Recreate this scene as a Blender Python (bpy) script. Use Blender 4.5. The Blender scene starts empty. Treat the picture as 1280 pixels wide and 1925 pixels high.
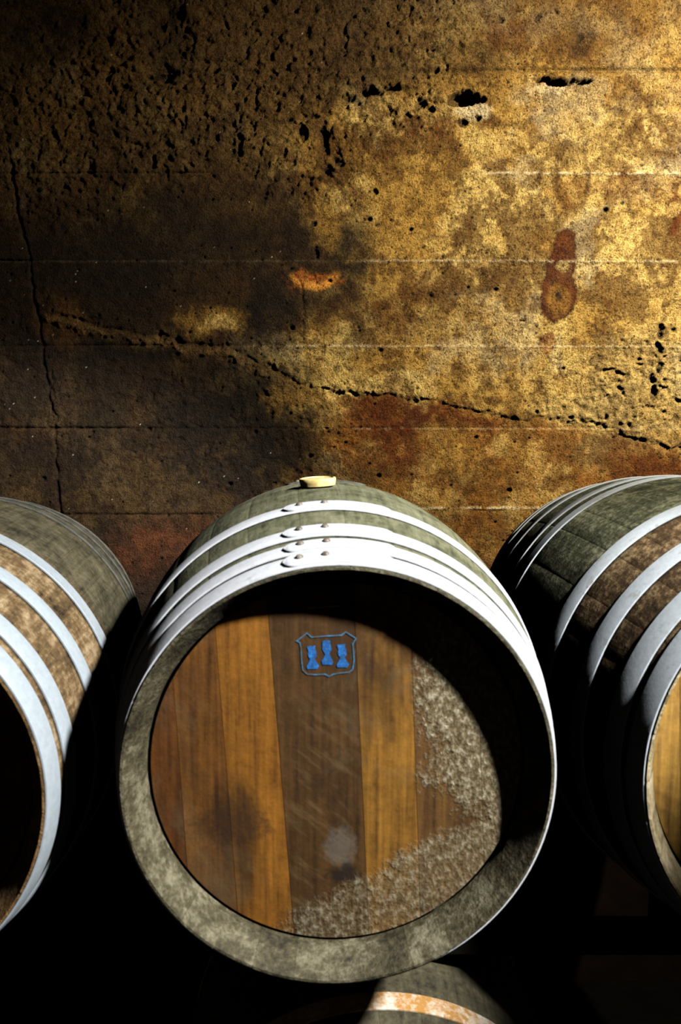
import bpy, bmesh, math, random
import numpy as np
from mathutils import Vector, Matrix

random.seed(7)
rng = np.random.default_rng(11)
scene = bpy.context.scene
COL = scene.collection
PI = math.pi
H = 1.73                                   # camera height above the cellar floor (m)

# ------------------------------------------------------------------ camera
cam_d = bpy.data.cameras.new('camera')
cam = bpy.data.objects.new('camera', cam_d)
COL.objects.link(cam)
cam_d.sensor_fit = 'VERTICAL'
cam_d.sensor_height = 36.0
cam_d.lens = 1780.0 / 1925.0 * 36.0
cam_d.clip_start = 0.02
cam.location = (0, 0, H)
cam.rotation_euler = (math.radians(90 - 7.3), 0, 0)
cam_d.dof.use_dof = True
cam_d.dof.focus_distance = 2.45
cam_d.dof.aperture_fstop = 7.0
scene.camera = cam

# ------------------------------------------------------------------ world, lamps, exposure
world = bpy.data.worlds.new('dark_cellar')
scene.world = world
world.use_nodes = True
world.node_tree.nodes['Background'].inputs['Color'].default_value = (1.0, 0.80, 0.66, 1)
world.node_tree.nodes['Background'].inputs['Strength'].default_value = 0.022
scene.view_settings.view_transform = 'Standard'
scene.view_settings.look = 'None'
scene.view_settings.gamma = 1.0
scene.view_settings.exposure = 0.0
scene.view_settings.use_curve_mapping = False
# the hard single-lamp contrast of the cellar: lamps and a faint ambient only
scene.cycles.diffuse_bounces = 0
scene.cycles.glossy_bounces = 0


def spot(name, loc, target, power, angle, blend, radius, color):
    d = bpy.data.lights.new(name, 'SPOT')
    d.energy = power
    d.spot_size = math.radians(angle)
    d.spot_blend = blend
    d.shadow_soft_size = radius
    d.color = color
    o = bpy.data.objects.new(name, d)
    COL.objects.link(o)
    o.location = loc
    o.rotation_euler = (Vector(target) - Vector(loc)).to_track_quat('-Z', 'Y').to_euler()
    return o


# ceiling spot over the front of the barrels, and an added, unseen one giving the wall relief and gradient
spot('barrel_lamp', (1.66, 0.00, H + 1.48), (-0.38, 1.55, H - 0.35), 1020, 33.4, 0.12, 0.085, (1.0, 0.98, 0.95))
spot('added_wall_spot', (1.62, 1.25, H + 1.18), (0.90, 2.6, H + 0.16), 415, 98, 1.0, 0.02, (1.0, 0.90, 0.74))

# ------------------------------------------------------------------ helpers


def link(o, parent=None):
    COL.objects.link(o)
    if parent is not None:
        o.parent = parent
    return o


def tag(o, label=None, cat=None, group=None, kind=None):
    if label: o['label'] = label
    if cat: o['category'] = cat
    if group: o['group'] = group
    if kind: o['kind'] = kind
    return o


def empty(name, loc, rz=0.0):
    o = bpy.data.objects.new(name, None)
    o.empty_display_size = 0.1
    link(o)
    o.location = loc
    o.rotation_euler = (0, 0, rz)
    return o


def mesh(name, verts, faces, mat, smooth=None):
    m = bpy.data.meshes.new(name)
    m.from_pydata([tuple(v) for v in verts], [], faces)
    m.validate()
    if mat: m.materials.append(mat)
    if smooth is not None:
        m.polygons.foreach_set('use_smooth', [True] * len(m.polygons))
        m.set_sharp_from_angle(angle=math.radians(smooth))
    m.update()
    return m


def part(name, me, parent):
    return link(bpy.data.objects.new(name, me), parent)


def box_geo(x0, x1, y0, y1, z0, z1, bev=0.0):
    bm = bmesh.new()
    bmesh.ops.create_cube(bm, size=1)
    for v in bm.verts:
        v.co = Vector((x0 + (v.co.x + .5) * (x1 - x0), y0 + (v.co.y + .5) * (y1 - y0), z0 + (v.co.z + .5) * (z1 - z0)))
    if bev:
        bmesh.ops.bevel(bm, geom=bm.edges[:], offset=bev, segments=2, affect='EDGES')
    bm.verts.index_update()
    vs = [v.co.copy() for v in bm.verts]
    fs = [[v.index for v in f.verts] for f in bm.faces]
    bm.free()
    return vs, fs


class NT:
    """tiny node builder"""
    def __init__(self, name):
        self.m = bpy.data.materials.new(name)
        self.m.use_nodes = True
        self.t = self.m.node_tree
        self.b = self.t.nodes['Principled BSDF']

    def n(self, kind, **kw):
        o = self.t.nodes.new(kind)
        for k, v in kw.items(): setattr(o, k, v)
        return o

    def set(self, sock, v):
        if hasattr(v, 'is_output') or isinstance(v, bpy.types.NodeSocket): self.t.links.new(v, sock)
        else: sock.default_value = v

    def coord(self, scale=(1, 1, 1), kind='Object', whole=False):
        tc = self.n('ShaderNodeTexCoord')
        if whole: tc.name = 'whole_barrel'                    # read in the frame of the barrel, set when it is built
        mp = self.n('ShaderNodeMapping')
        mp.inputs['Scale'].default_value = scale
        self.t.links.new(tc.outputs[kind], mp.inputs['Vector'])
        return mp.outputs['Vector']

    def noise(self, vec, scale, detail=3.0, rough=0.55, w=None, dist=0.0):
        o = self.n('ShaderNodeTexNoise')
        if w is not None:
            o.noise_dimensions = '4D'
            self.set(o.inputs['W'], w)
        self.t.links.new(vec, o.inputs['Vector'])
        o.inputs['Scale'].default_value = scale
        o.inputs['Detail'].default_value = detail
        o.inputs['Roughness'].default_value = rough
        o.inputs['Distortion'].default_value = dist
        return o.outputs['Fac']

    def ramp(self, fac, stops):
        o = self.n('ShaderNodeValToRGB')
        cr = o.color_ramp
        while len(cr.elements) < len(stops): cr.elements.new(0.5)
        for e, (p, c) in zip(cr.elements, stops):
            e.position = p
            e.color = (c, c, c, 1) if isinstance(c, (int, float)) else (*c, 1)
        self.set(o.inputs['Fac'], fac)
        return o.outputs['Color']

    def math(self, op, a, b=0.0, clamp=False):
        o = self.n('ShaderNodeMath', operation=op)
        o.use_clamp = clamp
        self.set(o.inputs[0], a)
        self.set(o.inputs[1], b)
        return o.outputs[0]

    def mix(self, fac, a, b, blend='MIX'):
        o = self.n('ShaderNodeMix', data_type='RGBA', blend_type=blend)
        self.set(o.inputs[0], fac)
        self.set(o.inputs[6], a if not isinstance(a, tuple) else (*a, 1))
        self.set(o.inputs[7], b if not isinstance(b, tuple) else (*b, 1))
        return o.outputs[2]

    def bump(self, height, strength, distance):
        o = self.n('ShaderNodeBump')
        o.inputs['Strength'].default_value = strength
        o.inputs['Distance'].default_value = distance
        self.set(o.inputs['Height'], height)
        self.t.links.new(o.outputs['Normal'], self.b.inputs['Normal'])

    def rand(self):
        o = self.n('ShaderNodeObjectInfo')
        return o.outputs['Random'], o.outputs['Color']

    def sep(self, vec):
        o = self.n('ShaderNodeSeparateXYZ')
        self.t.links.new(vec, o.inputs[0])
        return o.outputs

    def color(self, c): self.set(self.b.inputs['Base Color'], c if not isinstance(c, tuple) else (*c, 1))
    def rough(self, r): self.set(self.b.inputs['Roughness'], r)
    def spec(self, s): self.set(self.b.inputs['Specular IOR Level'], s)


# ------------------------------------------------------------------ materials
def stave_material(name, dark, mid, light, front_mix=None, front_reach=0.30, rough=0.75, speck=0.3, dirt_shade=None):
    """weathered oak; front_mix = colours of the wood between the front hoops"""
    k = NT(name)
    r, _ = k.rand()
    v = k.coord(whole=True)
    grain = k.noise(k.coord((90, 4, 90), whole=True), 1.0, 4, 0.6)
    blot = k.noise(v, 12.0, 6, 0.68, None, 0.4)
    fine = k.noise(v, 85.0, 4, 0.75)
    f = k.math('ADD', k.math('MULTIPLY', grain, 0.70 - speck - 0.15), k.math('MULTIPLY', blot, 0.45))
    f = k.math('ADD', f, k.math('MULTIPLY', fine, speck))
    f = k.math('ADD', f, k.math('MULTIPLY', k.math('SUBTRACT', r, 0.5), 0.018))
    c = k.ramp(f, [(0.40, dark), (0.50, mid), (0.62, light)])
    y = k.sep(v)[1]
    if front_mix:
        cf = k.ramp(f, [(0.39, front_mix[0]), (0.50, front_mix[1]), (0.61, front_mix[2])])
        yy = k.math('ADD', y, k.math('MULTIPLY', k.math('SUBTRACT', blot, 0.5), 0.14))
        m = k.ramp(k.math('ADD', yy, 0.5), [(0.5 - 0.475 + front_reach - 0.03, 1.0), (0.5 - 0.475 + front_reach + 0.03, 0.0)])
        c = k.mix(m, c, cf)
    if dirt_shade:                                                  # grime and painted shade along the edges of the front hoops
        half, bands = dirt_shade
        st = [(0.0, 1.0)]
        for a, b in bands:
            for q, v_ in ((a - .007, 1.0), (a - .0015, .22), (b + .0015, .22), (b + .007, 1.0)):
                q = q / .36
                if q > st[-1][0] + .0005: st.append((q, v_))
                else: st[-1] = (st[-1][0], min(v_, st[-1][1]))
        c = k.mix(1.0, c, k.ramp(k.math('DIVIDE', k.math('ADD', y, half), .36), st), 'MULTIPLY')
    k.color(c)
    k.rough(rough)
    k.spec(0.3)
    k.bump(k.math('ADD', k.math('MULTIPLY', grain, 0.4), fine), 0.5, 0.0035)
    return k.m


def chime_material(name, c0, c1, c2):
    k = NT(name)
    r, _ = k.rand()
    v = k.coord(whole=True)
    blot = k.noise(v, 22.0, 5, 0.65)
    fine = k.noise(v, 120.0, 4, 0.7)
    f = k.math('ADD', k.math('MULTIPLY', blot, 0.6), k.math('MULTIPLY', fine, 0.4))
    f = k.math('ADD', f, k.math('MULTIPLY', k.math('SUBTRACT', r, 0.5), 0.07))
    k.color(k.ramp(f, [(0.38, c0), (0.50, c1), (0.62, c2)]))
    k.rough(0.7)
    k.spec(0.35)
    k.bump(k.math('ADD', blot, fine), 0.7, 0.005)
    return k.m


def hoop_material(name, base, dirt_shade, dirt_amount=0.45, metallic=0.35, rough=0.5):
    k = NT(name)
    a = k.noise(k.coord(), 16.0, 5, 0.65)
    b = k.noise(k.coord(), 90.0, 4, 0.7)
    f = k.math('ADD', k.math('MULTIPLY', a, 0.6), k.math('MULTIPLY', b, 0.4))
    m = k.ramp(f, [(dirt_amount - 0.06, 1.0), (dirt_amount + 0.10, 0.0)])
    tint = k.ramp(b, [(0.35, tuple(x * 0.86 for x in base)), (0.65, base)])
    k.color(k.mix(m, tint, dirt_shade))
    k.set(k.b.inputs['Metallic'], metallic)
    k.set(k.b.inputs['Roughness'], k.math('ADD', k.math('MULTIPLY', m, 0.3), rough))
    k.bump(b, 0.25, 0.001)
    return k.m


def head_material(name, crust=True, bright=1.0):
    """oak head planks: obj.color is the plank's own tone; a grey crust creeps in from the lower right"""
    k = NT(name)
    r, oc = k.rand()
    w = k.math('MULTIPLY', r, 30.0)
    grain = k.noise(k.coord((110, 5, 5)), 1.0, 4, 0.6, w)
    blot = k.noise(k.coord(), 13.0, 4, 0.6, w, 0.3)
    fine = k.noise(k.coord((1, 1, 1)), 95.0, 4, 0.7, w)
    g = k.math('ADD', k.math('MULTIPLY', grain, 0.5), k.math('MULTIPLY', blot, 0.28))
    g = k.math('ADD', g, k.math('MULTIPLY', fine, 0.22))
    shade = k.ramp(g, [(0.36, (0.24, 0.20, 0.18)), (0.48, (0.72, 0.68, 0.64)), (0.62, (1.25, 1.20, 1.10))])
    c = k.mix(1.0, oc, shade, 'MULTIPLY')
    # wine-dark damp patches and a dusty film that cross the joints
    d1 = k.noise(k.coord((1, 1, 0.55)), 7.0, 5, 0.65, None, 0.3)
    c = k.mix(k.ramp(d1, [(0.50, 0.0), (0.66, 0.75)]), c, (0.022, 0.011, 0.005))
    d2 = k.noise(k.coord((1.0, 1, 0.8)), 5.0, 5, 0.7, None, 1.2)
    c = k.mix(k.ramp(d2, [(0.52, 0.0), (0.70, 0.45)]), c, (0.13, 0.095, 0.048))
    k.spec(0.25)
    k.rough(0.62)
    if crust:
        n1 = k.noise(k.coord(), 9.0, 4, 0.6)
        n2 = k.noise(k.coord((1, 1, 0.7)), 125.0, 4, 0.65)
        s = k.sep(k.coord())
        low = k.math('MULTIPLY', k.math('MAXIMUM', k.math('SUBTRACT', -0.09, s[2]), 0.0), 1.15)
        bite = k.math('MULTIPLY', k.math('POWER', 2.718, k.math('MULTIPLY', k.math('POWER', k.math('MULTIPLY', k.math('ADD', s[2], 0.085), 21.0), 2.0), -1.0)), 0.085)
        e = k.math('SUBTRACT', k.math('ADD', k.math('SUBTRACT', s[0], 0.118), low), bite)
        e = k.math('ADD', e, k.math('MULTIPLY', k.math('ADD', k.math('SUBTRACT', n1, 0.5), k.math('MULTIPLY', k.math('SUBTRACT', n2, 0.5), 0.5)), 0.17))
        m = k.ramp(k.math('ADD', k.math('MULTIPLY', e, 6.0), 0.5), [(0.38, 0.0), (0.64, 1.0)])
        edge = k.ramp(k.math('ADD', k.math('MULTIPLY', k.math('ADD', s[0], k.math('MULTIPLY', s[2], 0.042)), 4.0), 0.5), [(0.5 + 4 * .106, 0.0), (0.5 + 4 * .116, 1.0)])
        lowz = k.ramp(k.math('ADD', k.math('MULTIPLY', s[2], -4.0), 0.0), [(0.36, 0.0), (0.50, 1.0)])
        m = k.math('MULTIPLY', m, k.math('MAXIMUM', edge, lowz))
        # raking scuffs on the middle plank and a painted grey gloss over a dark knot near its foot
        mp = k.n('ShaderNodeMapping'); mp.inputs['Scale'].default_value = (14, 1, 80)
        tw = k.n('ShaderNodeMapping'); tw.inputs['Rotation'].default_value = (0, math.radians(-40), 0)
        k.t.links.new(k.coord(), tw.inputs['Vector']); k.t.links.new(tw.outputs['Vector'], mp.inputs['Vector'])
        scf = k.ramp(k.noise(mp.outputs['Vector'], 1.0, 3, 0.6), [(0.50, 0.0), (0.72, 0.45)])
        mid = k.ramp(k.math('ABSOLUTE', k.math('ADD', s[0], 0.022)), [(0.035, 1.0), (0.06, 0.0)])
        mid = k.math('MULTIPLY', mid, k.ramp(k.math('ADD', s[2], 0.5), [(0.52, 1.0), (0.62, 0.0)]))
        c = k.mix(k.math('MULTIPLY', scf, mid), c, (0.16, 0.105, 0.045))

        def spot_mask(x, z, rx, rz):
            dx = k.math('POWER', k.math('DIVIDE', k.math('SUBTRACT', s[0], x), rx), 2.0)
            dz = k.math('POWER', k.math('DIVIDE', k.math('SUBTRACT', s[2], z), rz), 2.0)
            dd = k.math('ADD', k.math('ADD', dx, dz), k.math('MULTIPLY', k.math('SUBTRACT', fine, 0.5), 2.4))
            return k.ramp(dd, [(0.2, 1.0), (1.0, 0.0)])
        c = k.mix(k.math('MULTIPLY', spot_mask(.004, -.125, .026, .036), 0.4), c, (0.17, 0.155, 0.125))
        c = k.mix(k.math('MULTIPLY', spot_mask(.008, -.165, .028, .020), 0.85), c, (0.012, 0.009, 0.007))
        c = k.mix(k.math('MULTIPLY', spot_mask(-.155, -.09, .07, .035), 0.5), c, (0.030, 0.015, 0.007))
        cc = k.ramp(n2, [(0.36, (0.060, 0.042, 0.018)), (0.51, (0.150, 0.118, 0.062)), (0.66, (0.36, 0.33, 0.23))])
        thin = k.ramp(k.math('ADD', s[2], 0.5), [(0.36, 0.55), (0.45, 0.92)])
        c = k.mix(k.math('MULTIPLY', m, thin), c, cc)
        h = k.math('ADD', k.math('MULTIPLY', fine, 0.35), k.math('MULTIPLY', k.math('MULTIPLY', n2, m), 2.0))
        k.bump(h, 0.55, 0.004)
    else:
        k.bump(k.math('ADD', k.math('MULTIPLY', grain, 0.4), fine), 0.4, 0.002)
    k.color(c)
    return k.m


def plain_material(name, c0, c1, scale=30, rough=0.7, spec=0.3, bump=0.3):
    k = NT(name)
    a = k.noise(k.coord(), scale, 4, 0.6)
    k.color(k.ramp(a, [(0.35, c0), (0.65, c1)]))
    k.rough(rough)
    k.spec(spec)
    k.bump(a, bump, 0.003)
    return k.m


def wall_material():
    k = NT('cellar_concrete')
    at = k.n('ShaderNodeAttribute', attribute_name='tint')
    v = k.coord()
    a = k.noise(v, 38.0, 6, 0.78)
    b = k.noise(v, 210.0, 3, 0.75)
    sp = k.noise(v, 105.0, 3, 0.6)
    g = k.math('ADD', k.math('MULTIPLY', a, 0.5), k.math('MULTIPLY', b, 0.5))
    shade = k.ramp(g, [(0.38, (0.20, 0.13, 0.07)), (0.475, (0.86, 0.82, 0.76)), (0.58, (1.62, 1.64, 1.70))])
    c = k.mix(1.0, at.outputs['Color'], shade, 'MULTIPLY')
    speck = k.ramp(sp, [(0.32, 1.0), (0.39, 0.0)])
    c = k.mix(k.math('MULTIPLY', speck, 0.75), c, (0.02, 0.012, 0.006))
    k.color(c)
    k.rough(0.68)
    k.spec(0.15)
    k.bump(k.math('ADD', a, k.math('MULTIPLY', b, 0.8)), 1.0, 0.008)
    return k.m


MAT_WALL = wall_material()
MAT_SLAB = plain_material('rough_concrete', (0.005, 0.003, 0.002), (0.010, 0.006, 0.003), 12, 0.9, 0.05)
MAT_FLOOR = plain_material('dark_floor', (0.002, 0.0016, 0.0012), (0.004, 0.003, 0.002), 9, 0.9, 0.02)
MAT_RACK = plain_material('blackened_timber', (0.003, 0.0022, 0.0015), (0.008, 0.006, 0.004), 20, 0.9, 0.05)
MAT_BUNG = plain_material('pale_bung', (0.55, 0.40, 0.13), (0.80, 0.66, 0.30), 50, 0.5, 0.3)
MAT_RIVET = plain_material('grey_rivet', (0.07, 0.055, 0.04), (0.20, 0.17, 0.14), 90, 0.5, 0.5)
MAT_DULL = plain_material('dull_old_hoop', (.045, .045, .035), (.12, .12, .10), 40, .6, .3)
MAT_CROZE = plain_material('black_gap', (0.004, 0.003, 0.002), (0.01, 0.008, 0.005), 40, 0.9, 0.1)

# ------------------------------------------------------------------ the wall: a board-formed concrete face in real relief
WY = 2.6                                   # distance of the wall plane
TH = math.radians(7.3)


def wall_to_image(X, Z):
    """where a wall point lies on the survey sheet on which the wall's marks were measured"""
    cz = WY * math.cos(TH) - Z * math.sin(TH)
    return 640 + 1780 * X / cz, 962.5 - 1780 * (Z * math.cos(TH) + WY * math.sin(TH)) / cz


def sstep(a, b, x):
    t = np.clip((x - a) / (b - a), 0, 1)
    return t * t * (3 - 2 * t)


def vnoise(U, V, cell, seed, sx=1.0):
    r = np.random.default_rng(seed)
    x = U / (cell * sx) + 1000.0
    y = V / cell + 1000.0
    xi = np.floor(x).astype(np.int64); yi = np.floor(y).astype(np.int64)
    fx = x - xi; fy = y - yi
    fx = fx * fx * (3 - 2 * fx); fy = fy * fy * (3 - 2 * fy)
    tab = r.random((512, 512))
    g = lambda a, b: tab[b % 512, a % 512]
    return (g(xi, yi) * (1 - fx) + g(xi + 1, yi) * fx) * (1 - fy) + (g(xi, yi + 1) * (1 - fx) + g(xi + 1, yi + 1) * fx) * fy


def fbm(U, V, cell, seed, octs=4, gain=0.55, sx=1.0):
    s = 0; a = 1; t = 0
    for i in range(octs):
        s = s + a * vnoise(U, V, cell / 2 ** i, seed + i, sx); t += a; a *= gain
    return s / t


def polydist(U, V, pts):
    """distance to a polyline and the signed height over it"""
    best = np.full(U.shape, 1e9); side = np.zeros(U.shape)
    for (x0, y0), (x1, y1) in zip(pts[:-1], pts[1:]):
        dx, dy = x1 - x0, y1 - y0
        t = np.clip(((U - x0) * dx + (V - y0) * dy) / (dx * dx + dy * dy), 0, 1)
        px_, py_ = U - (x0 + t * dx), V - (y0 + t * dy)
        d = np.hypot(px_, py_)
        m = d < best
        best = np.where(m, d, best); side = np.where(m, py_, side)
    return best, side


def blob(U, V, cx, cy, rx, ry, soft=0.35, rot=0.0):
    c, s = math.cos(rot), math.sin(rot)
    a = ((U - cx) * c + (V - cy) * s) / rx; b = (-(U - cx) * s + (V - cy) * c) / ry
    return 1 - sstep(1 - soft, 1 + soft, np.hypot(a, b))


def outline(U, V, pts):
    """inside test for a stain outline"""
    ins = np.zeros(U.shape, bool); n = len(pts)
    for i in range(n):
        (x0, y0), (x1, y1) = pts[i], pts[(i + 1) % n]
        c = (V < y0) != (V < y1)
        if y0 != y1: ins ^= c & (U < (x1 - x0) * (V - y0) / (y1 - y0) + x0)
    return ins


def build_wall():
    X0, X1, Z0, Z1, st = -1.55, 1.55, -0.80, 1.10, 0.0028
    nx = int((X1 - X0) / st) + 1; nz = int((Z1 - Z0) / st) + 1
    X, Z = np.meshgrid(np.linspace(X0, X1, nx), np.linspace(Z0, Z1, nz))
    U, V = wall_to_image(X, Z)  # image pixels of the wall grid
    wu = (fbm(U, V, 60, 101, 3) - .5) * 40; wv = (fbm(U, V, 60, 131, 3) - .5) * 40
    Uw, Vw = U + wu + (fbm(U, V, 9, 141, 2) - .5) * 26, V + wv + (fbm(U, V, 9, 145, 2) - .5) * 26                                    # warped image coordinates, for ragged outlines
    fu = (fbm(U, V, 14, 151, 3) - .5) * 16; fv = (fbm(U, V, 14, 171, 3) - .5) * 16
    Uf, Vf = U + fu, V + fv
    MM = 0.001
    h = np.zeros(X.shape)                                      # relief towards the room, metres
    h += (fbm(U, V, 260, 1, 3) - .5) * 8 * MM
    h += (fbm(U, V, 40, 5, 3) - .5) * 2.4 * MM
    h += (fbm(U, V, 11, 9, 2, .7) - .5) * 2.6 * MM
    h += (fbm(U, V, 22, 13, 2, .7) - .5) * 2.6 * MM

    # honeycombed, pitted areas
    rough = np.maximum.reduce([
        blob(Uw, Vw, 330, 160, 260, 190), blob(Uw, Vw, 640, 110, 260, 190), blob(Uw, Vw, 560, 260, 150, 130) * .9,
        blob(Uw, Vw, 120, 230, 200, 200) * .8, blob(Uw, Vw, 800, 60, 90, 110) * .8,
        blob(Uw, Vw, 150, 760, 320, 240) * .35, blob(Uw, Vw, 460, 780, 260, 160) * .5])
    pop = np.maximum(blob(Uw, Vw, 1215, 730, 130, 105), blob(Uw, Vw, 1080, 770, 80, 35) * .9)
    p1 = fbm(Uf, Vf, 17, 21, 3, .6); p2 = fbm(U, V, 30, 31, 2)
    pits = sstep(.50, .30, p1) * sstep(.35, .62, p2 + rough * .2)
    h -= rough * pits * 6.5 * MM
    h += rough * ((fbm(Uf, Vf, 15, 41, 3, .75) - .5) * 15.0 * MM + np.abs(fbm(Uf, V, 24, 45, 2, .6) - .5) * -18 * MM)
    h += pop * (np.abs(fbm(Uf, Vf, 16, 51, 2) - .5) * -32 * MM + 3 * MM + (fbm(U, V, 10, 55, 2) - .5) * 7 * MM)

    # broad steps left by shuttering
    h -= blob(Uf, Vf, 315, 70, 46, 78, .18) * 11 * MM          # spalled patch in the upper left
    h -= blob(Uf, Vf, 300, 135, 30, 16, .4) * 12 * MM
    h -= blob(Uf, Vf, 90, 60, 75, 62, .3) * 6 * MM
    h -= sstep(362, 370, Uf) * sstep(392, 384, Uf) * sstep(170, 190, V) * sstep(325, 300, V) * 3 * MM

    # casting joints of the board shuttering: recessed on the left, a thin proud fin on the right
    seams = [133, 325, 490, 650, 805, 968]
    sag = (fbm(U, V, 300, 61, 2) - .5) * 6
    jag = (vnoise(U, V, 7, 63) - .5) * 4
    strength = {133: (sstep(300, 345, U) * (0.7 + 1.0 * sstep(780, 860, U)), 8 + 0 * U, 0 * U),
                325: (sstep(390, 350, U) * .8, 5 + 0 * U, sstep(870, 960, U) * 1.0),
                490: (sstep(75, 40, U) + .15 * sstep(600, 300, U), 4 + 0 * U, .06 + .5 * sstep(650, 720, U)),
                650: (sstep(330, 270, U) * .6, 5 + 0 * U, sstep(520, 560, U) * .6),
                805: (sstep(260, 220, U) * .9 + .25, 5 + 0 * U, .25 * sstep(640, 700, U)),
                968: (sstep(430, 360, U) * .9, 6 + 0 * U, sstep(740, 800, U) * .9)}
    fins = np.zeros(X.shape)
    for s in seams:
        gr, wd, fin = strength[s]
        y = s + sag * .6 + jag * .5 - (14 * sstep(700, 800, U) if s == 968 else 0)
        d = V - y
        brk = .55 + .9 * vnoise(U, V * 0, 38, 70 + s)
        h -= gr * np.clip(brk, 0, 1) * np.exp(-(d / (wd * .55)) ** 2) * 7 * MM
        h -= np.exp(-(d / 2.2) ** 2) * 0.7 * MM
        h += fin * np.clip(vnoise(U, V * 0, 20, 90 + s) * 1.5, 0, 1) * np.exp(-((d - 2) / 2.6) ** 2) * 6 * MM
        fins = np.maximum(fins, fin * sstep(.2, .5, vnoise(U, V, 9, 191)) * np.exp(-((d - 1.5) / 2.4) ** 2))
        h += sstep(-3, 3, d) * (0.8 * MM if s in (325, 650) else -0.4 * MM)

    # leaning crack on the far left, where two pours meet
    crackline = [(-260, -260), (0, 200), (18, 300), (34, 400), (55, 480), (64, 560), (75, 610), (94, 760), (105, 850), (110, 940), (122, 1000), (150, 1300)]
    dcr, _ = polydist(U + (vnoise(U, V, 12, 95) - .5) * 5, V, crackline)
    h -= np.exp(-(dcr / 3.0) ** 2) * 8 * MM * (.35 + .65 * sstep(.3, .5, vnoise(U * 0, V, 120, 96)))
    d2, _ = polydist(Uf, Vf, [(566, 530), (571, 570), (569, 640)])
    h -= np.exp(-(d2 / 2.2) ** 2) * 4 * MM
    d3, _ = polydist(Uf, Vf, [(96, 700), (104, 800), (108, 945)])
    h -= np.exp(-(d3 / 2.5) ** 2) * 5 * MM

    # cold joint that wanders from left to right: the pour above stands proud of the one below
    fu2, fv2 = (fbm(U, V, 34, 181, 3, .6) - .5) * 30, (fbm(U, V, 34, 185, 3, .6) - .5) * 30
    cold = [(60, 585), (85, 580), (150, 601), (250, 626), (330, 638), (430, 656), (505, 690), (560, 715), (640, 736),
            (720, 743), (800, 750), (880, 768), (960, 786), (1010, 786), (1080, 792), (1150, 803), (1215, 832), (1280, 840), (1500, 850)]
    dc, sc = polydist(U + fu * .5 + fu2 * .5, V + fv * .8 + fv2 * .6, cold)
    run = sstep(70, 95, U)
    up = sstep(2.5, -2.5, sc) * run
    h += up * np.exp(-dc / 90) * 5.5 * MM
    left = sstep(600, 480, U) * run
    h += left * np.exp(-((sc - 12) / 9) ** 2) * 7 * MM * (sc > -12)    # rounded lip catching light on the left
    h -= np.exp(-(dc / 3.0) ** 2) * 6 * MM * run * sstep(.35, .75, vnoise(U, V, 17, 97))
    edge = np.exp(-(dc / 17) ** 2) * run
    h += edge * (fbm(Uf, V, 13, 99, 3, .7) - .5) * 19 * MM * sstep(.25, .6, vnoise(U, V, 45, 98))
    # pieces of small aggregate along the broken ledge at the top
    ledge, ls = polydist(U + fu * .4, V + fv * .7, [(655, 186), (690, 172), (745, 160), (790, 188), (845, 192), (905, 178), (1000, 150), (1100, 150)])
    h -= np.exp(-((ls) / 5.0) ** 2) * (ledge < 14) * 8 * MM * sstep(.35, .5, vnoise(U, V * 0, 34, 111))
    h += sstep(3, -3, ls) * np.exp(-ledge / 40) * 4 * MM

    cav = np.zeros(X.shape)
    for cx, cy, rx, ry, dep in [(872, 185, 30, 11, 45), (898, 186, 14, 7, 34), (1047, 154, 26, 7, 34), (1024, 150, 14, 4, 22), (1092, 154, 14, 4, 22),
                                (700, 172, 20, 5, 18), (735, 165, 16, 4, 16), (790, 196, 10, 8, 18), (810, 203, 8, 5, 14), (660, 182, 9, 6, 12),
                                (568, 250, 10, 14, 16), (610, 265, 8, 22, 14), (614, 318, 9, 12, 14), (452, 268, 5, 22, 12), (441, 288, 12, 5, 12),
                                (590, 218, 10, 5, 12), (706, 358, 6, 5, 9), (870, 232, 10, 7, 12), (897, 222, 6, 6, 10), (545, 230, 24, 4, 8), (640, 305, 7, 9, 10),
                                (1241, 622, 5, 15, 14), (1238, 655, 5, 10, 12), (1232, 740, 6, 14, 14), (1228, 710, 5, 10, 12), (1241, 690, 5, 9, 10),
                                (300, 143, 22, 9, 20), (942, 38, 7, 5, 8), (1010, 30, 6, 5, 7), (1045, 20, 5, 4, 7), (1090, 70, 8, 9, 5), (588, 421, 7, 7, 8), (596, 475, 5, 8, 8),
                                (807, 555, 5, 3, 6), (985, 603, 7, 2, 6), (1005, 612, 3, 3, 5)]:
        b = blob(Uf, Vf, cx, cy, rx, ry, .3)
        h -= b * dep * MM
        cav = np.maximum(cav, b)
    # spalled lips, later painted as lit, below the two big cavities
    lip = np.maximum(blob(Uf, Vf, 888, 209, 32, 18, .25), blob(Uf, Vf, 1030, 167, 36, 9, .3) * .7)
    h += lip * (fbm(U, V, 9, 121, 2) - .45) * 9 * MM
    # bug holes
    r = np.random.default_rng(5)
    n = 1830
    xs = r.uniform(X0, X1, n); zs = r.uniform(Z0, Z1, n); rad = r.uniform(.0018, .0042, n) * np.where(r.random(n) < .07, 1.8, 1)
    hole = np.zeros(X.shape)
    for x, z, q in zip(xs, zs, rad):
        i = int((x - X0) / (X1 - X0) * (nx - 1)); j = int((z - Z0) / (Z1 - Z0) * (nz - 1)); w = 4
        sl = (slice(max(0, j - w), j + w), slice(max(0, i - w), i + w))
        g = np.exp(-(((X[sl] - x) / q) ** 2 + ((Z[sl] - z) / (q * .8)) ** 2) ** 2)
        h[sl] -= g * q * 1.6; hole[sl] = np.maximum(hole[sl], g)

    # ---- colour: damp concrete, iron stains and black mould (some light and shade painted in)
    def lerp(c, m, col):
        return c * (1 - m[..., None]) + np.array(col) * m[..., None]
    tan, ochre, brown, rust, mould_shade = (.56, .390, .115), (.34, .190, .034), (.095, .040, .007), (.100, .027, .004), (.010, .007, .004)
    c = np.zeros(X.shape + (3,)) + np.array(tan)
    c = lerp(c, sstep(.36, .60, fbm(Uw, Vw, 150, 201, 5, .65)) * .9, ochre)
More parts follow.
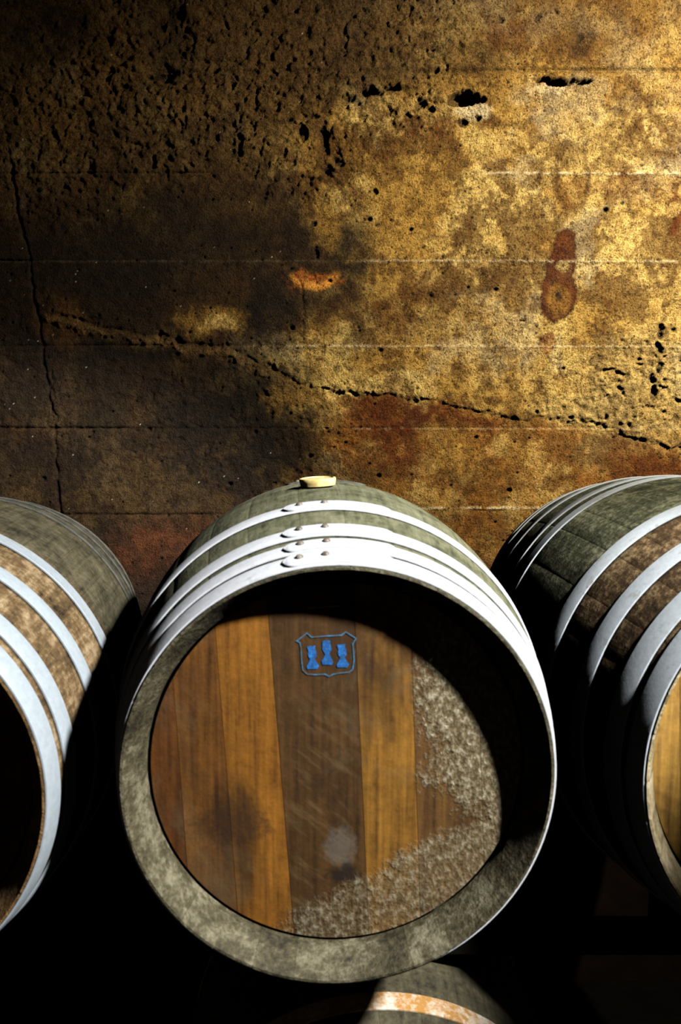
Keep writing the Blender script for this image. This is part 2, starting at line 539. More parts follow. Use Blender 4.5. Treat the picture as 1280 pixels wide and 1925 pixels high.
    c = lerp(c, sstep(.50, .64, fbm(Uw, Vw, 90, 211, 5, .65)) * .75, brown)
    c = lerp(c, sstep(.50, .66, fbm(U, V, 26, 221, 4, .7)) * .7, brown)
    c = lerp(c, sstep(.55, .72, fbm(Uw, Vw, 110, 225, 4, .6)) * .35, (.50, .43, .24))
    c = lerp(c, sstep(200, 60, V + (fbm(U, V, 90, 285, 4) - .5) * 190) * .62, (.13, .062, .014))  # brown top: mottled stain plus painted dimming of the lamp's bright corner
    # iron-red tint under the cold joint
    under = sstep(-4, 14, sc) * sstep(520, 700, U + (fbm(U, V, 60, 291, 3) - .5) * 160)
    c = lerp(c, under * (.30 + .55 * sstep(.38, .62, fbm(Uw, Vw, 70, 295, 4, .6))), (.27, .105, .013))
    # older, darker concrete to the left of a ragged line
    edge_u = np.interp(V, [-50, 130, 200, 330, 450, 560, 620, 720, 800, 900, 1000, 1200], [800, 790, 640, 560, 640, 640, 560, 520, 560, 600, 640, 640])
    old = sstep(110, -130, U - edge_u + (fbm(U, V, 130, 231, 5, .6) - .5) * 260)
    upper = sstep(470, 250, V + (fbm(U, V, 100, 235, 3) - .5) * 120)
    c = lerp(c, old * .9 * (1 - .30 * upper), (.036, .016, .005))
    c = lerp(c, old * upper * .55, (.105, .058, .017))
    c = lerp(c, old * (1 - .6 * upper) * sstep(.45, .62, fbm(Uw, Vw, 130, 236, 5, .6)) * .7, mould_shade)
    c = lerp(c, old * (1 - upper) * .45, (.012, .006, .003))  # lower left: mouldy tone and shade painted in together
    for cx, cy, rx, ry, a in [(650, 480, 40, 60, .7), (665, 570, 30, 110, .6), (520, 590, 50, 60, .85), (480, 560, 35, 40, .6), (420, 830, 120, 95, .85),
                              (430, 730, 140, 60, .75), (250, 500, 190, 60, .6), (230, 660, 120, 26, .75), (520, 860, 70, 60, .8), (90, 60, 80, 60, .8), (320, 70, 50, 70, .6),  # one wide flat blob paints the undershadow of the left ledge
                              (330, 400, 90, 50, .5), (700, 900, 50, 35, .6), (640, 880, 60, 30, .3), (1085, 75, 24, 55, .45), (900, 100, 70, 40, .45), (60, 620, 40, 60, .6),
                              (560, 790, 60, 60, .5), (150, 720, 60, 90, .4)]:
        c = lerp(c, blob(Uw, Vw, cx, cy, rx, ry, .55) * a * (.45 + .55 * sstep(.35, .6, fbm(U, V, 18, 241, 3))), mould_shade)
    for cx, cy, rx, ry, a, col in [(1210, 255, 90, 45, .6, brown), (1180, 350, 90, 30, .5, rust), (960, 60, 50, 40, .4, rust), (940, 515, 45, 40, .6, brown), (880, 520, 60, 40, .45, brown),
                                   (780, 590, 130, 50, .45, brown), (760, 400, 60, 50, .4, ochre), (800, 790, 110, 34, .85, rust), (720, 775, 60, 30, .7, rust), (755, 850, 60, 50, .6, rust),
                                   (835, 830, 50, 40, .45, ochre), (911, 796, 11, 20, .85, rust), (1060, 840, 40, 30, .4, brown), (1110, 850, 40, 40, .4, (.10, .06, .02)), (1190, 855, 50, 45, .5, rust), (1250, 880, 70, 26, .6, rust),
                                   (900, 900, 80, 40, .5, brown), (690, 830, 60, 60, .5, rust), (880, 990, 130, 40, .5, brown), (800, 240, 60, 30, .35, rust), (720, 270, 40, 60, .4, brown),
                                   (1272, 400, 16, 55, .7, rust), (1262, 520, 24, 40, .6, brown), (590, 530, 44, 14, .75, (.36, .10, .015)), (610, 410, 28, 50, .45, ochre), (1005, 330, 40, 20, .4, brown),
                                   (560, 745, 50, 20, .35, ochre), (400, 600, 60, 26, .6, ochre), (110, 600, 45, 44, .35, brown), (410, 606, 30, 16, .6, tan), (330, 1040, 130, 60, .5, (.09, .030, .010)), (260, 1060, 60, 60, .4, (.10, .03, .01))]:
        c = lerp(c, blob(Uw, Vw, cx, cy, rx, ry, .5) * min(1, a * 1.35) * (.45 + .55 * sstep(.34, .52, fbm(U, V, 16, 261, 3))), col)
    c = lerp(c, left * np.exp(-((sc - 13) / 9) ** 2) * .6 * (.4 + .6 * vnoise(U, V, 15, 301)), (.20, .115, .035))  # lit face of the left ledge painted as an ochre strip
    # the bottle-shaped iron stain and the two marks above and below it
    s2u, s2v = U + fu * .45, V + fv * .45
    flask = [(1047, 440), (1052, 434), (1064, 431), (1081, 438), (1081, 486), (1077, 520), (1084, 550), (1078, 580), (1060, 598), (1040, 608), (1018, 590), (1016, 560), (1024, 520), (1030, 490), (1040, 470)]
    m = outline(s2u, s2v, flask).astype(float)
    core = blob(s2u, s2v, 1049, 563, 23, 30, .2)
    c = lerp(c, m * .93, (.085, .021, .004))
    rim_d, _ = polydist(s2u, s2v, flask + flask[:1])
    c = lerp(c, np.exp(-(rim_d / 3.2) ** 2) * .6, (.045, .013, .003))
    c = lerp(c, m * blob(s2u, s2v, 1058, 500, 12, 9, .5) * .9, (.42, .30, .10))
    c = lerp(c, m * core * .7, (.24, .12, .02))
    c = lerp(c, m * blob(s2u, s2v, 1062, 455, 12, 12, .6) * .4, (.15, .05, .009))
    c = lerp(c, blob(s2u, s2v, 1049, 558, 6, 9, .4) * .9, (.03, .018, .008))
    dia = outline(s2u, s2v, [(1013, 634), (1040, 624), (1046, 648), (1030, 668), (1014, 660)]).astype(float)
    c = lerp(c, dia * .7, (.26, .105, .02))
    c = lerp(c, outline(s2u, s2v, [(1012, 632), (1040, 622), (1042, 640), (1012, 643)]) * .6, (.13, .045, .012))
    ring = (blob(Uf, Vf, 1075, 335, 34, 66, .2) - blob(Uf, Vf, 1077, 330, 24, 54, .25)) * sstep(.1, .4, vnoise(U, V, 22, 195))
    c = lerp(c, np.clip(ring, 0, 1) * .95, (.055, .020, .004))
    c = lerp(c, blob(s2u, s2v, 1074, 360, 24, 40, .4) * .35, (.30, .15, .03))
    c = lerp(c, blob(s2u, s2v, 1068, 290, 40, 26, .5) * .5, brown)
    u_ring = (blob(s2u, s2v, 592, 515, 46, 30, .15) - blob(s2u, s2v, 588, 506, 40, 24, .2)) * sstep(505, 520, V)
    c = lerp(c, np.clip(u_ring, 0, 1) * .9, (.62, .27, .04))
    # lit fins and lips painted pale, shade painted dark in holes and cavities
    c = lerp(c, np.clip(fins, 0, 1) * .8, (.66, .54, .30))
    c = lerp(c, lip * .8, (.62, .50, .27))
    c = lerp(c, pop * .35, (.50, .38, .14))
    c = lerp(c, np.clip(hole * .7 + cav * .8, 0, 1) * .8, (.03, .02, .01))
    glint = (np.random.default_rng(8).random(X.shape) > .9996) * (old * .6 + .1)
    c = lerp(c, glint, (.6, .55, .45))  # wet glints painted as pale specks
    c = lerp(c, sstep(1010, 1110, V + (fbm(U, V, 80, 281, 3) - .5) * 90) * .9, (.016, .009, .005))   # foot of the wall painted dark for its shade
    c = np.clip(c, 0, 1)

    # ---- split into the imprints of the shuttering: one panel per board course and pour
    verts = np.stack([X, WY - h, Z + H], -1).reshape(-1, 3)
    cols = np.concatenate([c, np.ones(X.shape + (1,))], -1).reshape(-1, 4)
    Uc = (U[:-1, :-1] + U[1:, 1:]) / 2; Vc = (V[:-1, :-1] + V[1:, 1:]) / 2
    row = np.zeros(Uc.shape, int)
    for s in seams: row += Vc > s
    cl = np.array(crackline, float)
    pid = row * 2 + (Uc > np.interp(Vc, cl[:, 1], cl[:, 0]))
    idx = np.arange(nx * nz).reshape(nz, nx)
    quad = np.stack([idx[:-1, :-1], idx[:-1, 1:], idx[1:, 1:], idx[1:, :-1]], -1)
    sv, sf = [], []
    for b in [(-3.2, 3.2, WY + .07, WY + .40, 0, 3.3), (-3.2, X0, WY, WY + .07, 0, 3.3), (X1, 3.2, WY, WY + .07, 0, 3.3),
              (X0, X1, WY, WY + .07, 0, H + Z0), (X0, X1, WY, WY + .07, H + Z1, 3.3)]:
        v, f = box_geo(*b)
        sf += [[i + len(sv) for i in q] for q in f]; sv += v
    wall = part('wall_back', mesh('wall_back', sv, sf, MAT_SLAB), None)
    tag(wall, 'stained board-formed concrete cellar wall behind the barrels', kind='structure')
    for p in range(14):
        q = quad[pid == p]
        if not len(q): continue
        use = np.unique(q)
        re = np.zeros(nx * nz, np.int64); re[use] = np.arange(len(use))
        q = re[q]
        m = bpy.data.meshes.new('concrete_panel')
        m.vertices.add(len(use)); m.vertices.foreach_set('co', verts[use].astype(np.float32).ravel())
        m.loops.add(q.size); m.loops.foreach_set('vertex_index', q.astype(np.int32).ravel())
        m.polygons.add(len(q)); m.polygons.foreach_set('loop_start', np.arange(0, q.size, 4, dtype=np.int32))
        m.update(calc_edges=True)
        m.polygons.foreach_set('use_smooth', np.ones(len(q), bool))
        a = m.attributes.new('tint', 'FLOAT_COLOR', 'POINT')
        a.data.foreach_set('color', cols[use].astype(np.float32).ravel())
        m.materials.append(MAT_WALL)
        m.validate(); m.update()
        part('concrete_panel', m, wall)


build_wall()


def structure(name, b, mat, label):
    o = part(name, mesh(name, *box_geo(*b), mat), None)
    tag(o, label, kind='structure')


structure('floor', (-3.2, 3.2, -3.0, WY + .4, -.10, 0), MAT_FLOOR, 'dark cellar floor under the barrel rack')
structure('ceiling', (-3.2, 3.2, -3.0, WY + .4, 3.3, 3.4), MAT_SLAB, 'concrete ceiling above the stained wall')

# ------------------------------------------------------------------ barrels
L0 = 0.95


class Spec:
    def __init__(self, k=1.0, R0=.295, Rb=.354, n=30, roll=0.0):
        self.k, self.R0, self.Rb, self.L, self.n, self.roll = k, R0 * k, Rb * k, L0 * k, n, roll

    def R(self, s):                        # outside radius at distance s behind the front chime
        return self.Rb - (self.Rb - self.R0) * (2 * s / self.L - 1) ** 2


def ring_pt(sp, s, r, a):                  # a is measured from the top, clockwise seen from the front
    return Vector((r * math.sin(a), s - sp.L / 2, r * math.cos(a)))


def stave_mesh(sp, half, mats):
    """one stave about the barrel's axis at the top: bilged outside, bevelled chime and croze at both ends"""
    k, L = sp.k, sp.L
    outer = [(s * L, sp.R(s * L)) for s in (0, .012, .03, .055, .09, .13, .18, .24, .30, .37, .44, .5, .56, .63, .70, .76, .82, .87, .91, .945, .97, .988, 1)]
    end = [(0, sp.R0 - .0035 * k), (.043 * k, sp.R0 - .027 * k), (.062 * k, sp.R0 - .0275 * k), (.075 * k, sp.R(.075 * k) - .031 * k)]
    inner = end + [(s * L, sp.R(s * L) - .028 * k) for s in (.2, .35, .5, .65, .8)] + [(L - s, r) for s, r in end[::-1]]
    prof = outer + inner[::-1]
    nO = len(outer)
    angs = [-half, -half * .86, 0, half * .86, half]
    vs, fs, mi = [], [], []
    for j, a in enumerate(angs):
        for i, (s, r) in enumerate(prof):
            dr = (-.0008 if j in (0, 4) else 0) * (1 if i < nO else 0)
            vs.append(ring_pt(sp, s, r + dr, a))
    n = len(prof)
    for j in range(4):
        for i in range(n):
            i2 = (i + 1) % n
            fs.append([j * n + i, j * n + i2, (j + 1) * n + i2, (j + 1) * n + i])
            # chime faces: the flat end, the bevel and the short wall in front of the head
            mi.append(1 if (i in range(nO - 1, nO + 3) or i >= n - 4) else 0)
    fs.append(list(range(n))[::-1]); mi.append(0)
    fs.append([4 * n + i for i in range(n)]); mi.append(0)
    m = mesh('stave', vs, fs, mats[0], 35)
    m.materials.append(mats[1])
    m.polygons.foreach_set('material_index', mi)
    bm = bmesh.new(); bm.from_mesh(m); bmesh.ops.recalc_face_normals(bm, faces=bm.faces); bm.to_mesh(m); bm.free()
    return m


def band_geo(sp, s0, s1, a0, a1, n, lift, thick, closed, round_ends=False):
    """strip of hoop iron lying on the staves between s0 and s1, from angle a0 to a1"""
    vs, fs = [], []
    cnt = n if closed else n + 1
    for i in range(cnt):
        t = i / n
        a = a0 + (a1 - a0) * t
        lo, hi = s0, s1
        if round_ends:
            e = min(t, 1 - t) * (a1 - a0) * sp.R((s0 + s1) / 2)
            w = (s1 - s0) / 2
            q = w * math.sqrt(max(0.0, 1 - (1 - min(e / w, 1)) ** 2)) if e < w else w
            q = max(q, w * .12)
            lo, hi = (s0 + s1) / 2 - q, (s0 + s1) / 2 + q
        rl, rh = sp.R(lo) + lift, sp.R(hi) + lift
        b = .0006
        vs += [ring_pt(sp, lo, rl, a), ring_pt(sp, lo, rl + thick - b, a), ring_pt(sp, lo + b, rl + thick, a), ring_pt(sp, hi - b, rh + thick, a),
               ring_pt(sp, hi, rh + thick - b, a), ring_pt(sp, hi, rh, a)]
    m = 6
    for i in range(n):
        p, q = i * m, ((i + 1) % cnt) * m
        for j in range(m):
            fs.append([p + j, q + j, q + (j + 1) % m, p + (j + 1) % m])
    if not closed:
        fs.append(list(range(m))[::-1]); fs.append([n * m + j for j in range(m)])
    return vs, fs


def fixed_mesh(name, geo, mat, smooth=40):
    m = mesh(name, geo[0], geo[1], mat, smooth)
    bm = bmesh.new(); bm.from_mesh(m); bmesh.ops.recalc_face_normals(bm, faces=bm.faces); bm.to_mesh(m); bm.free()
    return m


def dome_geo(sp, s, a, r, hgt, lift):
    """low rivet head on a hoop"""
    c = ring_pt(sp, s, sp.R(s) + lift, a)
    nrm = Vector((math.sin(a), 0, math.cos(a))); tx = Vector((math.cos(a), 0, -math.sin(a))); ty = Vector((0, 1, 0))
    vs, fs = [], []
    for rr, hh in ((1, 0), (.85, .55), (.45, .92)):
        for i in range(10):
            t = 2 * PI * i / 10
            vs.append(c + (tx * math.cos(t) + ty * math.sin(t)) * r * rr + nrm * hgt * hh)
    vs.append(c + nrm * hgt)
    for j in range(2):
        for i in range(10):
            i2 = (i + 1) % 10
            fs.append([j * 10 + i, j * 10 + i2, (j + 1) * 10 + i2, (j + 1) * 10 + i])
    for i in range(10): fs.append([20 + i, 20 + (i + 1) % 10, 30])
    fs.append(list(range(10))[::-1])
    return vs, fs


def plank_geo(sp, r, s0, s1, left, right):
    """head plank between two slanting joints (x = a + b z), clipped to the round head"""
    gap = .00025
    pts = []
    N = 220
    for i in range(N):
        t = 2 * PI * i / N
        pts.append((r * math.sin(t), r * math.cos(t)))

    def clip(poly, f):
        out = []
        for i in range(len(poly)):
            p, q = poly[i], poly[(i + 1) % len(poly)]
            fp, fq = f(p), f(q)
            if fp >= 0: out.append(p)
            if (fp >= 0) != (fq >= 0):
                t = fp / (fp - fq)
                out.append((p[0] + (q[0] - p[0]) * t, p[1] + (q[1] - p[1]) * t))
        return out
    if left: pts = clip(pts, lambda p: p[0] - (left[0] + left[1] * p[1]) - gap)
    if right: pts = clip(pts, lambda p: (right[0] + right[1] * p[1]) - p[0] - gap)
    n = len(pts)
    cx = sum(p[0] for p in pts) / n; cz = sum(p[1] for p in pts) / n
    vs = []
    for s, sh in ((s0, .0006), (s0 + .0006, 0), (s1, 0)):
        for p in pts:
            d = math.hypot(p[0] - cx, p[1] - cz)
            f = 1 - sh / d
            vs.append(Vector((cx + (p[0] - cx) * f, s - sp.L / 2, cz + (p[1] - cz) * f)))
    fs = [list(range(n)), list(range(2 * n, 3 * n))[::-1]]
    for j in range(2):
        for i in range(n):
            i2 = (i + 1) % n
            fs.append([j * n + i, (j + 1) * n + i, (j + 1) * n + i2, j * n + i2])
    return vs, fs


def make_barrel(name, label, front, yaw, sp, mats, hoops, joints, tones, lap_at=None, group=None):
    """front = centre of the front chime in the world. Parts hang under an Empty at the lowest point of the bilge."""
    ax = Vector((-math.sin(yaw), math.cos(yaw), 0))
    root = empty(name, Vector(front) + ax * sp.L / 2 - Vector((0, 0, sp.Rb)), yaw)
    tag(root, label, 'barrel', group)
    up = Vector((0, 0, sp.Rb))
    for m in (mats['stave'], mats['chime']):
        for nd in m.node_tree.nodes:
            if nd.name.startswith('whole_barrel'): nd.object = root
    roll = sp.roll

    def hang(o, turn=0.0):
        o.location = up; o.rotation_euler = (0, turn, 0)
        return o
    # staves of three widths
    r = random.Random(label)
    kinds = [r.choice((.82, 1.0, 1.0, 1.2)) for _ in range(sp.n)]
    unit = 2 * PI / sum(kinds)
    meshes = {w: stave_mesh(sp, w * unit / 2 - .0005, (mats['stave'], mats['chime'])) for w in set(kinds)}
    a = roll - kinds[0] * unit / 2
    for w in kinds:
        o = hang(part('stave', meshes[w], root), a + w * unit / 2)
        o.location = up + Vector((0, r.uniform(-.0008, .0008), 0))
        a += w * unit
    # heads
    for end in (0, 1):
        jl = [None] + joints + [None]
        for i in range(len(jl) - 1):
            jit = r.uniform(-.0007, .0007)
            k = sp.k
            geo = plank_geo(sp, .2625 * k, .058 * k + jit, .084 * k + jit, jl[i], jl[i + 1])
            if end: geo = ([Vector((v.x, -v.y, v.z)) for v in geo[0]], [f[::-1] for f in geo[1]])
            me = mesh('head_plank', *geo, mats['head'])
            o = hang(part('head_plank', me, root))
            o.color = (*tones[i], 1)
    # hoops, with lapped and riveted ends where the photograph shows them
    for h in hoops:
        s0, s1 = h['s']
        hm = h.get('mat', mats['hoop'])
        o = hang(part('hoop', fixed_mesh('hoop', band_geo(sp, s0, s1, 0, 2 * PI, 120, .0004, .0028, True), hm), root))
        if h.get('label'): o['label'] = h['label']
        if lap_at:
            a0 = h.get('lap', lap_at[0]); a1 = a0 + lap_at[1]
            part('hoop_lap', fixed_mesh('hoop_lap', band_geo(sp, s0 + .001, s1 - .001, a0, a1, 40, .0031, .0034, False, True), hm), o)
            sm = (s0 + s1) / 2
            for q in (.075, .19):
                part('rivet', fixed_mesh('rivet', dome_geo(sp, sm + .004, a0 + q, .0058, .0046, .0064), MAT_RIVET), o)
    return root, hang


# the barrel in the middle
M_C = dict(stave=stave_material('mossy_oak', (.040, .042, .022), (.115, .118, .066), (.20, .195, .125), speck=.22, dirt_shade=(.475, [(.004, .040), (.0535, .084), (.110, .147), (.243, .283)])),
           chime=chime_material('crusted_chime', (.019, .015, .006), (.068, .057, .028), (.19, .172, .11)),
           hoop=hoop_material('galvanised_hoop', (.66, .69, .74), (.26, .23, .18), .30, 0.15),
           head=head_material('oak_head_crusted'))
JOINTS = [(-.222, -.05), (-.157, -.061), (-.0805, -.070), (.034, -.046), (.111, -.042), (.205, -.05)]
TONES = [(.100, .036, .007), (.135, .056, .010), (.215, .090, .011), (.068, .034, .010), (.225, .110, .017), (.12, .062, .018), (.10, .055, .02)]
SPC = Spec(1.0, roll=math.radians(-3.0))
hoopsC = [dict(s=(.004, .040), lap=-.245), dict(s=(.0535, .084), lap=-.235), dict(s=(.110, .147), lap=-.235), dict(s=(.243, .283), lap=-.225),
          dict(s=(.745, .775), mat=MAT_DULL), dict(s=(.815, .845), mat=MAT_DULL), dict(s=(.867, .897), mat=MAT_DULL), dict(s=(.907, .946), mat=MAT_DULL)]
center, hangC = make_barrel('wine_barrel', 'mossy oak barrel in the middle with a blue crest stencilled on its round head',
                            (-.002, 1.227, H - .525), math.radians(2.43), SPC, M_C, hoopsC, JOINTS, TONES, (-.24, .50))

# the blue crest on the head: flat paint, a hair proud of the wood
def paint_material():
    k = NT('blue_stencil_paint')
    a = k.noise(k.coord(), 130.0, 4, 0.7)
    b = k.noise(k.coord(), 420.0, 2, 0.6)
    f = k.math('ADD', k.math('MULTIPLY', a, .6), k.math('MULTIPLY', b, .4))
    k.color(k.ramp(f, [(.36, (.006, .045, .12)), (.52, (.008, .090, .30)), (.66, (.025, .18, .50))]))
    k.rough(.6)
    return k.m


def worn_paint_material():
    k = NT('faded_blue_paint')
    a = k.noise(k.coord(), 190.0, 4, 0.7)
    k.color(k.ramp(a, [(.36, (.075, .055, .03)), (.50, (.035, .095, .15)), (.66, (.04, .17, .33))]))
    k.rough(.65)
    return k.m


MAT_BLUE, MAT_BLUEWORN = paint_material(), worn_paint_material()
CREST = [(-.0566, .1802), (-.0462, .1884), (-.0421, .1913), (-.0358, .1853), (-.015, .1868), (.0059, .1878), (.0116, .1925), (.0261, .1828), (.0215, .1757), (.0227, .1638), (.0233, .1519), (.0216, .1387),
         (.0163, .1346), (.0035, .1336), (-.0058, .1319), (-.0116, .129), (-.0174, .1321), (-.029, .1316), (-.0418, .1324), (-.0481, .1384), (-.0498, .1528), (-.0503, .1694), (-.052, .1778)]
FIG_A = [(-.0422, .1723), (-.0306, .1734), (-.0312, .1692), (-.0295, .1656), (-.0289, .1585), (-.0315, .1543), (-.0292, .1501), (-.0255, .1441), (-.0278, .14), (-.0418, .1401), (-.0429, .1437), (-.04, .1491),
         (-.038, .1544), (-.0399, .1574), (-.0411, .161), (-.0399, .1657), (-.0416, .1693)]
FIG_B = [(-.0208, .1795), (-.015, .1809), (-.0098, .1799), (-.0094, .1737), (-.0078, .1677), (-.011, .1618), (-.0087, .1558), (-.0058, .1498), (-.0075, .1457), (-.0203, .1458), (-.022, .1506), (-.0185, .1566),
         (-.0171, .1607), (-.0196, .1655), (-.021, .1691), (-.0206, .1738)]
FIG_C = [(-.0005, .174), (.0111, .175), (.0105, .1709), (.0122, .1673), (.0128, .1601), (.0103, .156), (.0126, .1518), (.0163, .1457), (.014, .1416), (0, .1418), (-.0011, .1454), (.0018, .1507), (.0038, .1561),
         (.0018, .1591), (.0006, .1626), (.0018, .1674), (.0001, .171)]


def flat_geo(loop, y, holes=None):
    """thin plate in the head's plane; holes = inner loop of the same length makes a line"""
    t = .0005
    n = len(loop)
    vs, fs = [], []
    if holes is None:
        for yy in (y - t, y): vs += [Vector((p[0], yy, p[1])) for p in loop]
        fs = [list(range(n)), list(range(n, 2 * n))[::-1]]
        for i in range(n): fs.append([i, n + i, n + (i + 1) % n, (i + 1) % n])
    else:
        for yy in (y - t, y):
            vs += [Vector((p[0], yy, p[1])) for p in loop]; vs += [Vector((p[0], yy, p[1])) for p in holes]
        for i in range(n):
            j = (i + 1) % n
            fs += [[i, j, n + j, n + i], [2 * n + i, 3 * n + i, 3 * n + j, 2 * n + j], [i, 2 * n + i, 2 * n + j, j], [n + i, n + j, 3 * n + j, 3 * n + i]]
    return vs, fs


def inset(loop, w):
    out = []
    n = len(loop)
    for i in range(n):
        p0, p1, p2 = Vector(loop[i - 1]), Vector(loop[i]), Vector(loop[(i + 1) % n])
        d1, d2 = (p1 - p0).normalized(), (p2 - p1).normalized()
        nn = (Vector((d1.y, -d1.x)) + Vector((d2.y, -d2.x)))
        nn = nn / max(nn.length_squared / 2, .6)
        out.append(tuple(p1 + nn * w))
    return out


yh = .058 - SPC.L / 2 - .0008
hangC(part('crest_outline', fixed_mesh('crest_outline', flat_geo(inset(CREST, -.0009), yh, inset(CREST, .0009)), MAT_BLUEWORN), center))['label'] = 'thin faded blue shield outline'
for fig in (FIG_A, FIG_B, FIG_C):
    hangC(part('crest_figure', fixed_mesh('crest_figure', flat_geo(fig, yh), MAT_BLUE), center))['label'] = 'solid blue skittle-shaped figure inside the shield'
MAT_SLIVER = plain_material('pale_sliver', (.20, .14, .09), (.40, .30, .2), 60)
sl = [(-.0412, .2262), (-.030, .2272), (.0045, .2290), (.0050, .2312), (-.020, .2296), (-.0412, .2290)]
hangC(part('wood_sliver', fixed_mesh('wood_sliver', ([Vector((p[0], yh - .003 * q, p[1])) for q in (1, 0) for p in sl],
      [list(range(6)), list(range(6, 12))[::-1]] + [[i, 6 + i, 6 + (i + 1) % 6, (i + 1) % 6] for i in range(6)]), MAT_SLIVER), center))['label'] = 'small pale sliver in the shade under the chime'


# bung in the middle barrel
def lathe_geo(prof, n=40):
    vs, fs = [], []
    for r, z in prof:
        for i in range(n):
            t = 2 * PI * i / n
            vs.append(Vector((r * math.cos(t), r * math.sin(t), z)))
    for j in range(len(prof) - 1):
        for i in range(n):
            i2 = (i + 1) % n
            fs.append([j * n + i, j * n + i2, (j + 1) * n + i2, (j + 1) * n + i])
    fs.append(list(range(n))[::-1]); fs.append([(len(prof) - 1) * n + i for i in range(n)])
    return vs, fs


yawC = math.radians(2.43)
axc = Vector((-math.sin(yawC), math.cos(yawC), 0))
bc = Vector((-.002, 1.227, H - .525)) + axc * .475
tl = SPC.roll
bpos = bc + Vector((math.sin(tl) * math.cos(yawC), math.sin(tl) * math.sin(yawC), math.cos(tl))) * (SPC.Rb - .0005)
bung = empty('barrel_bung', bpos)
bung.rotation_euler = (0, tl, yawC)
tag(bung, 'pale yellow round bung plugged into the top of the middle barrel', 'bung')
part('bung_rim', fixed_mesh('bung_rim', lathe_geo([(.026, .0), (.0315, .003), (.0325, .0085), (.0335, .013), (.0325, .016), (.0295, .0165), (.0285, .0145)]), MAT_BUNG), bung)
part('bung_top', fixed_mesh('bung_top', lathe_geo([(.0285, .0125), (.0284, .0142), (.012, .0148), (.004, .0156)]), MAT_BUNG), bung)

# left-hand barrel
M_L = dict(stave=stave_material('rusty_oak', (.014, .013, .007), (.060, .052, .028), (.13, .11, .065),
                                ((.013, .009, .005), (.125, .078, .032), (.36, .265, .15)), .345, speck=.3, dirt_shade=(.475 * .99, [(.001, .0416), (.0614, .099), (.180, .216), (.306, .3396)])),
           chime=chime_material('brown_chime', (.05, .03, .012), (.16, .085, .028), (.30, .18, .07)),
           hoop=hoop_material('pale_blue_hoop', (.39, .45, .495), (.24, .21, .14), .30, 0.15),
           head=head_material('oak_head_plain', False))
kL = .99
SPL = Spec(kL, .295, .352, 30, math.radians(5))
W = .019
hl = [(.001, .042), (.062, .100), (.182, .218), (.309, .343), (.640, .676), (.735, .770), (.85, .886), (.908, .947)]
left, _ = make_barrel('wine_barrel', 'rust-stained barrel cut off by the left edge with broad pale blue hoops', (-.696, 1.215, H - .549), math.radians(4.27), SPL, M_L,
                      [dict(s=(a * kL, b * kL), **(dict(mat=MAT_DULL) if a > .5 else {})) for a, b in hl], [(x * kL, s) for x, s in JOINTS], TONES)

# right-hand barrel, a little bigger
M_R = dict(stave=stave_material('dark_mossy_oak', (.009, .010, .005), (.062, .066, .033), (.24, .24, .15),
                                ((.010, .007, .004), (.070, .040, .015), (.30, .21, .105)), .30, speck=.42, dirt_shade=(.475 * 1.066, [(.0032, .0426), (.0597, .100), (.166, .2045), (.3015, .340)])),
           chime=chime_material('pale_chime', (.12, .09, .04), (.36, .29, .16), (.55, .47, .30)),
           hoop=hoop_material('grey_hoop', (.44, .49, .53), (.18, .15, .10), .33, 0.1),
           head=M_L['head'])
kR = 1.066
SPR = Spec(kR, .295, .355, 32, math.radians(8))
hr = [(.003, .040), (.056, .094), (.156, .192), (.283, .319), (.556, .588), (.629, .661), (.743, .775), (.85, .88), (.907, .946)]
TONES_R = [(.42, .24, .05), (.47, .26, .05), (.40, .22, .04), (.45, .25, .05), (.42, .22, .04), (.4, .2, .04), (.4, .2, .04)]
right, _ = make_barrel('wine_barrel', 'dark mossy barrel cut off by the right edge with a bright yellow oak head', (.7515, 1.3225, H - .5512), math.radians(4.86), SPR, M_R,
                       [dict(s=(a * kR, b * kR)) for a, b in hr], [(x * kR, s) for x, s in JOINTS], TONES_R)

# the barrel of the row below, only a sliver of it in the light
M_B = dict(stave=stave_material('grey_oak', (.015, .013, .007), (.055, .048, .026), (.11, .095, .055)),
           chime=chime_material('shaded_chime', (.05, .03, .012), (.16, .085, .028), (.30, .18, .07)), hoop=hoop_material('rusted_hoop', (.72, .66, .56), (.40, .20, .045), .52, .15, .6), head=M_L['head'])
ZB = H - 1.327
SPB = Spec(1.0, .295, .354, 30, math.radians(6))
make_barrel('wine_barrel', 'shadowed barrel below the crested one showing only part of a rusty hoop', (.07, 1.20, ZB), math.radians(2.4), SPB, M_B,
            [dict(s=(.004, .043)), dict(s=(.10, .135)), dict(s=(.212, .249), label='rust-stained hoop with a bare white patch'), dict(s=(.66, .70)), dict(s=(.81, .85)), dict(s=(.907, .946))], JOINTS, TONES)

# ------------------------------------------------------------------ timber rack that carries the barrels, in deep shade
rack = empty('barrel_rack', (0, 1.78, 0))
tag(rack, 'blackened timber rack carrying the barrels in the dark beneath them', 'rack')


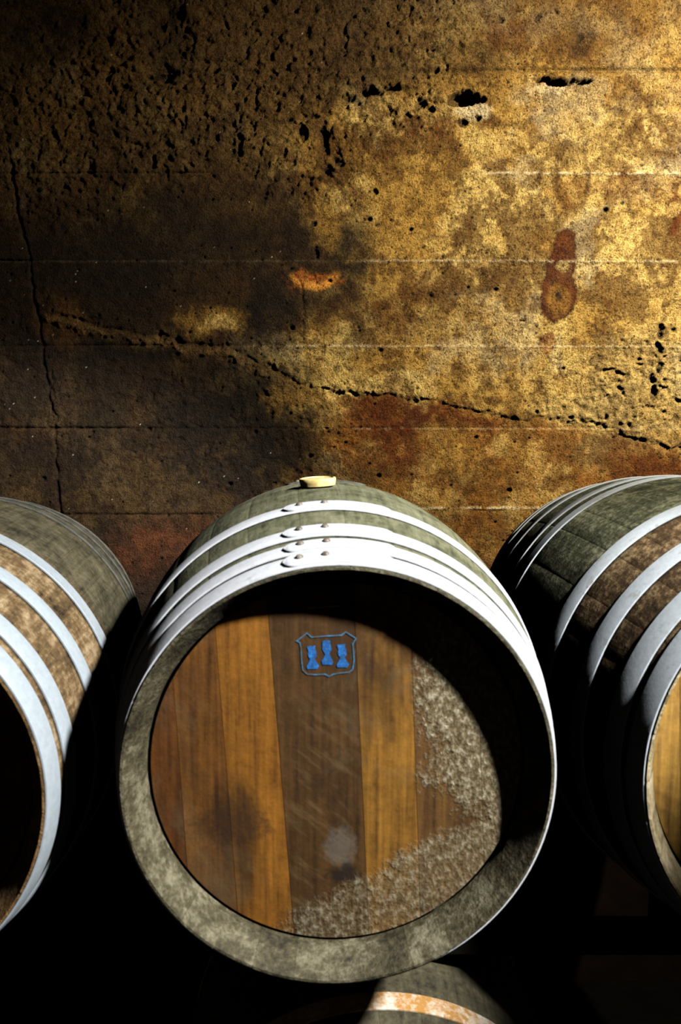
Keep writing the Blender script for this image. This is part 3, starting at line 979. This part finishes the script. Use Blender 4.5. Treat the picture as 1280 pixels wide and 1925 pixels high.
def rack_part(name, b):
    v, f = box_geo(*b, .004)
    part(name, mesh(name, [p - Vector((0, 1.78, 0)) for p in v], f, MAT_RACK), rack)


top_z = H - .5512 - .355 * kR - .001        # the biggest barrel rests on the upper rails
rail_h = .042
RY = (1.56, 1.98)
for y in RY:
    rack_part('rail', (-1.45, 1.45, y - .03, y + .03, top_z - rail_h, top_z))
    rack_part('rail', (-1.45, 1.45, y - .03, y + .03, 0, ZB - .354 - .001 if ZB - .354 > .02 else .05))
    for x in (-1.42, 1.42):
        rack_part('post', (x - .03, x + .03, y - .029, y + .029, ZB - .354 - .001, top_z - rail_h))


def chock(xc, yc, zc, rad, rail_z, sgn):
    """wedge on the rail whose slope touches the barrel"""
    a = math.radians(24)
    tx, tz = xc + sgn * rad * math.sin(a), zc - rad * math.cos(a)
    sl = math.tan(a)
    xb = tx - sgn * (tz - rail_z) / sl if tz - rail_z > .02 else tx - sgn * .06
    xb = max(xb, xc + .01) if sgn > 0 else min(xb, xc - .01)
    xo = tx + sgn * .03
    zi = max(rail_z + .001, tz - abs(tx - xb) * sl)
    pts = [(xb, rail_z), (xo, rail_z), (xo, tz + .03 * sl), (xb, zi)]
    vs = [Vector((p[0], yc + d - 1.78, p[1])) for d in (-.028, .028) for p in pts]
    fs = [[0, 1, 2, 3], [7, 6, 5, 4]] + [[i, 4 + i, 4 + (i + 1) % 4, (i + 1) % 4] for i in range(4)]
    part('chock', fixed_mesh('chock', (vs, fs), MAT_RACK), rack)


for (fx, fy, fz), yaw, sp, rz in (((-.002, 1.227, H - .525), math.radians(2.43), SPC, top_z), ((-.696, 1.215, H - .549), math.radians(4.27), SPL, top_z),
                                  ((.7515, 1.3225, H - .5512), math.radians(4.86), SPR, top_z), ((.07, 1.20, ZB), math.radians(2.4), SPB, ZB - .355)):
    for y in RY:
        s = (y - fy) / math.cos(yaw)
        for sgn in (-1, 1):
            chock(fx - math.sin(yaw) * s, y, fz, max(sp.R(s - .03), sp.R(s + .03)) + .009, rz, sgn)
